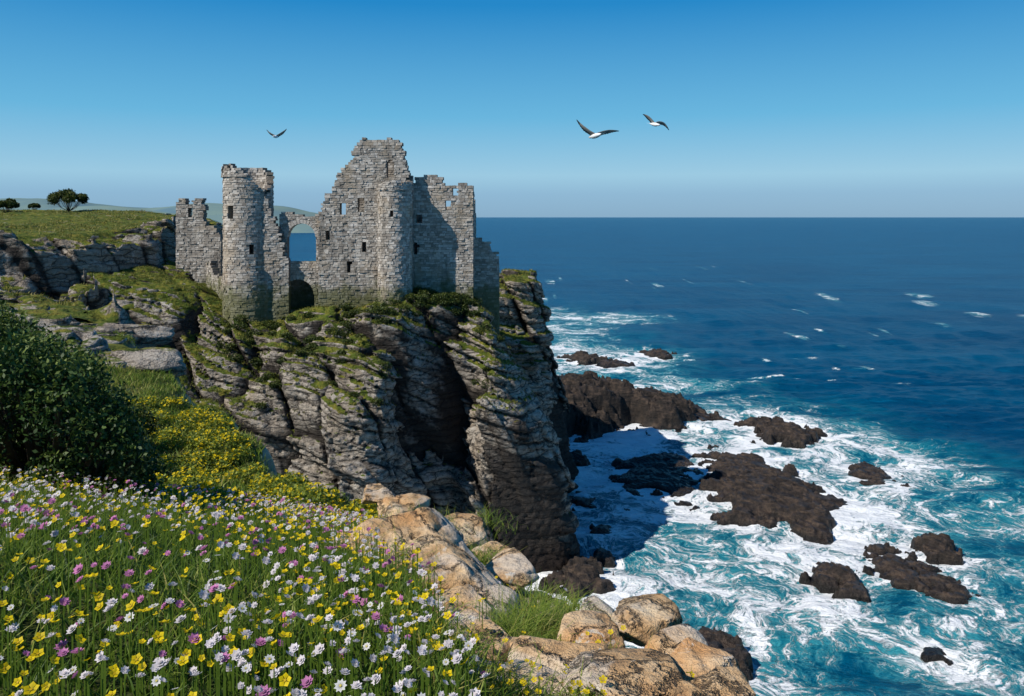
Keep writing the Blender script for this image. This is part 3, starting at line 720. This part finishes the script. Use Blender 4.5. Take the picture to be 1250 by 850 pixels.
bush('dark_bush',cl,70000,.055,M_bush,(-5.8,10.3,float(zn(np.array([-5.8]),np.array([10.3]))[0])))
cl=[]
for k in range(40):
    Yb=rng.uniform(17,25); px=rng.uniform(70,175); X_=(px-625)/1000*Yb; zb=float(zn(np.array([X_]),np.array([Yb]))[0]); r0=rng.uniform(.35,.7); cl.append((X_,Yb,zb+rng.uniform(.1,.9),r0))
bush('hillside_bush',cl,26000,.11,M_shrub,(-10.5,21,43.2))
def normals(V,Q):
    a=V[Q[:,2]]-V[Q[:,0]]; b=V[Q[:,3]]-V[Q[:,1]]; n=np.cross(a,b); n/=np.linalg.norm(n,axis=1)[:,None]+1e-9; return n,V[Q].mean(1)
nn,cc=normals(HV,HQ); g=fbm(cc*.22,4,88)
m=(nn[:,2]>.70)&(cc[:,2]>23)&(g>-.15); idx=np.where(m)[0]; idx=rng.choice(idx,min(len(idx),18000)); 
P=np.repeat(cc[idx],4,0)+rng.normal(0,.14,(len(idx)*4,3))*[1,1,.3]; N=len(P)
V,FF,rr=blades(P[:,0],P[:,1],P[:,2]-.05,rng.uniform(.15,.45,N),rng.uniform(.06,.12,N),rng.uniform(.2,1,N),np.clip(rng.normal(.5,.22,N),0,1),2); mk('headland_turf',V,FF,M_turf,{'rnd':rr})
P=[];rn=[]
def shrubs_at(sel,cnt,r0a,r0b,nl):
    ids=rng.choice(sel,cnt)
    for i in ids:
        r0=rng.uniform(r0a,r0b); n=nl; d=rng.normal(0,1,(n,3)); d/=np.linalg.norm(d,axis=1)[:,None]; rad=r0*rng.uniform(.5,1.05,n)[:,None]
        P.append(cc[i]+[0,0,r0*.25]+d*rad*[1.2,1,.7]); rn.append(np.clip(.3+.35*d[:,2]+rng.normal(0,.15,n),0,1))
pxs=625+1000*cc[:,0]/cc[:,1]; pys=265+1000*(50-cc[:,2])/cc[:,1]
s1=np.where((nn[:,2]>.3)&(pxs>500)&(pxs<582)&(pys>338)&(pys<388)&(cc[:,1]<126))[0]
s2=np.where((nn[:,2]>.3)&(pxs>420)&(pxs<500)&(pys>366)&(pys<400)&(cc[:,1]<126))[0]
s3=np.where((nn[:,2]>.4)&(pxs>270)&(pxs<430)&(pys>385)&(pys<450)&(cc[:,1]<126))[0]
s4=np.where((nn[:,2]>.5)&(pxs>300)&(pxs<620)&(pys>400)&(pys<500)&(cc[:,1]<126))[0]
for s_,c_ in ((s1,70),(s2,40),(s3,46),(s4,36)):
    if len(s_): shrubs_at(s_,c_,.4,1.1,420)
P=np.concatenate(P); V,FF,rr=leaves(P,rng.uniform(.18,.32,len(P)),np.concatenate(rn)); mk('clifftop_shrubs',V,FF,M_shrub,{'rnd':rr},False)
nn,cc=normals(MV,MQ); m=(nn[:,2]>.85)&(cc[:,2]>36)&(fbm(cc*.2,3,90)>-.05); idx=rng.choice(np.where(m)[0],14000)
P=np.repeat(cc[idx],3,0)+rng.normal(0,.25,(len(idx)*3,3))*[1,1,.2]; N=len(P)
V,FF,rr=blades(P[:,0],P[:,1],P[:,2]-.05,rng.uniform(.15,.5,N),rng.uniform(.08,.16,N),rng.uniform(.2,1,N),np.clip(rng.normal(.7,.2,N),0,1),2); mk('plateau_turf',V,FF,M_turf,{'rnd':rr})
def tree(px,py,Y,wpx,hpx,seed):
    r=np.random.default_rng(seed); x,_,_=PX(px,py,Y); z=float(mainH(np.array([x]),np.array([Y]))[0])+.1; W=wpx/1000*Y; H=hpx/1000*Y
    cl=[]
    for k in range(26):
        a=r.uniform(0,6.28); rad=W*.5*r.uniform(0,1)**.5; hz=z+H*(.55+.38*(1-(rad/(W*.5))**2)*r.uniform(.6,1.1)); cl.append((x+rad*math.cos(a)*.85,Y+rad*math.sin(a)*.8,hz,W*r.uniform(.08,.14)))
    bush('windswept_tree',cl,9000,.38,M_shrub,(x,Y,z-.3))
tree(84,256,188,46,23,1); tree(8,252,178,30,15,2); tree(42,254,196,14,8,3)
# ---------------------------------------------------------------- boulders
import bmesh
ICO={}
def ico(sub):
    if sub not in ICO:
        bm=bmesh.new(); bmesh.ops.create_icosphere(bm,subdivisions=sub,radius=1); ICO[sub]=(np.array([v.co[:] for v in bm.verts]),np.array([[v.index for v in f.verts] for f in bm.faces])); bm.free()
    return ICO[sub]
def rockshape(wm,dm,hm,seed,rot,sub,lay=.10,ns=1.):
    V,FF=ico(sub)
    r=np.random.default_rng(seed); n=r.normal(0,1,(13,3)); n/=np.linalg.norm(n,axis=1)[:,None]; dd=r.uniform(.5,.95,13)
    n=np.vstack([n,[.12,-.1,1.]]); n[-1]/=np.linalg.norm(n[-1]); dd=np.append(dd,.62)
    dot=np.clip(V@n.T,1e-3,None); rad=1/((dot/dd)**40).sum(1)**(1/40); rad=np.clip(rad,0,1.12)
    V=V*rad[:,None]; V=V*np.array([wm/2,dm/2,hm/2])*1.35
    s=V[:,2]+.25*V[:,0]; hsh,fr=hlay(s/lay+fbm(V*2*ns,2,seed)*1.0,seed)
    dn=V/np.linalg.norm(V,axis=1)[:,None]; k=min(1,wm)*(lay/.10)
    V=V+dn*((hsh-.5)*.06*k-.04*k*np.exp(-np.minimum(fr,1-fr)*9)+fbm(V*2.3*ns,4,seed)*.07*k+fbm(V*7*ns,4,seed+3)*.045*k)[:,None]
    c,s_=math.cos(rot),math.sin(rot); return V@np.array([[c,s_,0],[-s_,c,0],[0,0,1]]),FF
def boulder(px,py,Y,wm,dm,hm,seed,rot=0.,sub=6):
    V,FF=rockshape(wm,dm,hm,seed,rot,sub); x,_,z=PX(px,py,Y); mk('boulder',V+[x,Y,z],FF,M_boulder)
for k,(px,py,Y,wm,dm,hm) in enumerate([
 (490,690,6.9,1.35,1.1,.70),(565,795,4.6,.60,.5,.36),(485,770,5.1,.5,.5,.26),(630,699,7.4,.42,.5,.28),(430,715,6.5,.4,.5,.28),
 (775,757,5.6,.42,.4,.26),(735,752,6.2,.25,.3,.2),(690,810,4.2,.42,.4,.22),(640,802,4.5,.30,.35,.18),(850,822,4.2,.40,.5,.24),(765,838,3.7,.46,.45,.2),
 (555,645,10.5,.6,.6,.26),(490,622,12.5,.7,.6,.30),(600,678,9.2,.5,.5,.24),(458,604,14,.6,.6,.3),(530,668,8.9,.4,.4,.2),(880,848,3.7,.26,.3,.16),(725,785,5.0,.4,.4,.2),(560,740,5.9,.45,.45,.26),(815,795,4.8,.32,.35,.2),
 (600,745,6.0,.36,.4,.22),(520,738,6.2,.4,.35,.22),(660,838,3.8,.28,.3,.14),(575,715,7.0,.5,.4,.3),(830,850,3.6,.22,.3,.12)]):
    boulder(px,py,Y,wm,dm,hm,100+k,rot=(k*.7)%1.2-.6,sub=6 if k<3 else 5)
# grey bedded rock ledges on the mid-distance slope
Vs=[];Fs=[];o=0; rr_=np.random.default_rng(77)
for k in range(46):
    Y_=rr_.uniform(36,66); X_=np.interp(Y_,rY,rX)-rr_.uniform(.5,22)*(.4+.6*rr_.random())
    if X_<-.68*Y_: continue
    zc=float(zn(np.array([X_]),np.array([Y_]))[0]); V,FF=rockshape(rr_.uniform(2.2,6.0),rr_.uniform(1.6,3.5),rr_.uniform(.8,1.7),900+k,rr_.uniform(-.5,.5),5,.42,.25)
    Vs.append(V+[X_,Y_,zc+.05]); Fs.append(FF+o); o+=len(V)
mk('rock_ledges',np.concatenate(Vs),np.concatenate(Fs),M_ledge)
def tuft(px,py,Y,n,r0,h):
    x0,_,_=PX(px,py,Y); x=x0+rng.normal(0,r0,n); y=Y+rng.normal(0,r0,n); z=np.maximum(PX(px,py,Y)[2]-.06,gz(np.array([x0]),np.array([Y]))[0])-.02-.3*np.abs(x-x0)
    return blades(x,y,z,rng.uniform(h*.5,h,n),rng.uniform(.004,.008,n),rng.uniform(.5,1.5,n),np.clip(rng.normal(.65,.18,n),0,1),4)
Vs=[];Fs=[];Rs=[];o=0
for a in [(650,765,5.3,900,.15,.30),(615,775,5.0,600,.12,.27),(695,772,5.3,500,.12,.25),(590,680,8.4,350,.12,.26),(660,730,6.6,260,.12,.22),(800,825,4.3,300,.09,.16),(520,850,3.6,500,.15,.22),(610,845,3.5,500,.14,.20),(860,838,4.2,200,.07,.14),(720,845,3.5,300,.10,.14),(505,740,6.2,160,.08,.16),(440,710,6.0,500,.25,.28),(840,850,3.7,200,.09,.12),(560,695,8,260,.15,.2),(520,645,10,500,.3,.26),(700,735,6.3,200,.1,.18),(590,630,11,250,.2,.2),(480,645,10.5,500,.4,.26),(670,790,4.8,250,.1,.2),(745,800,4.7,200,.08,.16)]:
    V,FF,rr=tuft(*a); Vs.append(V);Fs.append(FF+o);Rs.append(rr);o+=len(V)
mk('grass_tufts',np.concatenate(Vs),np.concatenate(Fs),M_grass,{'rnd':np.concatenate(Rs)})
P=[]
for (px,py,Y,n,r0) in [(520,840,3.6,34,.2),(620,842,3.5,34,.18),(690,848,3.4,18,.12),(800,835,4.0,18,.12),(845,838,3.9,18,.09),(700,780,4.9,8,.1),(860,830,4.2,10,.08),(560,820,3.9,20,.15)]:
    x0,_,z0=PX(px,py,Y); q=np.stack([x0+rng.normal(0,r0,n),Y+rng.normal(0,r0,n),np.full(n,z0)],1); q[:,2]=np.maximum(gz(q[:,0],q[:,1])+.06,z0-.05)+rng.uniform(0,.08,n); P.append(q)
P=np.concatenate(P); V,F_,C=scatter(TY,P,rng.uniform(.012,.020,len(P))); mk('rock_flowers',V,F_,M_flower,col=C,smooth=False)
# ---------------------------------------------------------------- gulls
def gull(px,py,Y,span,head,lw,rw,fold=.62):
    e=empty('seagull',PX(px,py,Y)); h=np.array(head,float); h/=np.linalg.norm(h); upv=np.array([0,0,1.]); side=np.cross(h,upv); side/=np.linalg.norm(side); u=np.cross(side,h)
    L=span*.44; V=[];C=[];st=[(-.5,.012),(-.42,.06),(-.3,.10),(-.1,.15),(.1,.155),(.25,.125),(.33,.09),(.38,.085),(.43,.088),(.48,.065),(.515,.02)]
    for (t,r_) in st:
        for j in range(12):
            a=j*math.pi/6; V.append(h*t*L+(side*math.cos(a)+u*math.sin(a)*.9)*r_*L+u*(.02*L if t>.3 else 0)); C.append((.8,.8,.79))
    Fq=[(i*12+j,i*12+(j+1)%12,i*12+12+(j+1)%12,i*12+12+j) for i in range(len(st)-1) for j in range(12)]
    b=len(V)
    for q,cc_ in (((.5,.02,.025),(.75,.45,.05)),((.5,-.02,.025),(.75,.45,.05)),((.5,0,-.0),(.7,.35,.04)),((.61,0,.005),(.7,.3,.03))):
        V.append(h*q[0]*L+side*q[1]*L+u*q[2]*L); C.append(cc_)
    Ft=[(b,b+1,b+3),(b+1,b+2,b+3),(b+2,b,b+3)]
    for sg in (-1,1):
        b=len(V); c0=h*.42*L+side*sg*.08*L+u*.045*L
        for q in (h,-h,u,-u,side*sg*.6): V.append(c0+q*.014*L); C.append((.01,.01,.01))
        Ft+=[(b,b+2,b+4),(b+2,b+1,b+4),(b+1,b+3,b+4),(b+3,b,b+4)]
    b=len(V)
    for j in range(5): a=(j-2)*.16; V.append(h*(-.72+.02*abs(j-2))*L+side*math.sin(a)*.5*L); C.append((.8,.8,.8))
    V.append(h*-.4*L+side*.05*L);C.append((.8,.8,.8)); V.append(h*-.4*L-side*.05*L);C.append((.8,.8,.8))
    Ft+=[(b,b+1,b+6),(b+1,b+2,b+6),(b+2,b+5,b+6),(b+2,b+3,b+5),(b+3,b+4,b+5)]
    Fw=[]
    for (el_,tp) in (lw,rw):
        A=np.array([np.sign(tp[0])*.02*span,0,.03*span]); E=np.array(el_)*span; Tt=np.array(tp)*span; n=18; b=len(V)
        for k in range(n+1):
            t=k/n
            Pm=A*(1-t)**2+2*E*1.2*t*(1-t)+Tt*t*t
            dT=2*(1-t)*(E*1.2-A)+2*t*(Tt-E*1.2); dT/=np.linalg.norm(dT)
            ch=span*(.15*(1-.3*t) if t<.5 else .1275*((1-t)/.5)**.75+.004)
            pv=np.array([-dT[2],0,dT[0]]); pv*=np.sign(pv[2]) if abs(pv[2])>1e-3 else 1
            hk=pv*fold+np.array([0,-.8,0]); hk-=dT*(hk@dT); hk/=np.linalg.norm(hk); nv=np.cross(hk,dT)
            if nv[2]<0: nv=-nv
            for m_,(cf,th_) in enumerate(((.35,0),(.15,.012),(-.2,.01),(-.65,0),(-.2,-.006),(.15,-.008))):
                fe=1+.16*((k%2)*(m_==3)*(t>.35))
                V.append(Pm+hk*ch*cf*fe+nv*th_*span)
                top=m_<=3; C.append((.02,.02,.022) if t>.80 or (m_==3 and t>.3) else ((.12,.11,.105) if top else (.28,.27,.25)))
        for k in range(n):
            for m_ in range(6):
                m2=(m_+1)%6; Fw.append((b+k*6+m_,b+k*6+m2,b+k*6+6+m2,b+k*6+6+m_))
    mk('body_and_wings',np.array(V),[np.array(Fq+Fw),np.array(Ft)],M_gull,None,True,e,col=np.array(C))
gull(727,166,25,1.25,(-.55,.7,-.12),((-.22,0,.12),(-.46,.05,.40)),((.26,0,.13),(.58,.05,.12)))
gull(799,152,32,1.25,(.5,-.7,-.2),((-.17,0,.24),(-.36,.05,.32)),((.24,0,.13),(.46,.05,-.18)))
gull(337,167,42,1.2,(-.3,-.9,-.1),((-.22,0,.10),(-.42,.05,.30)),((.22,0,.12),(.44,.05,.34)))
print('done',time.time()-T00)
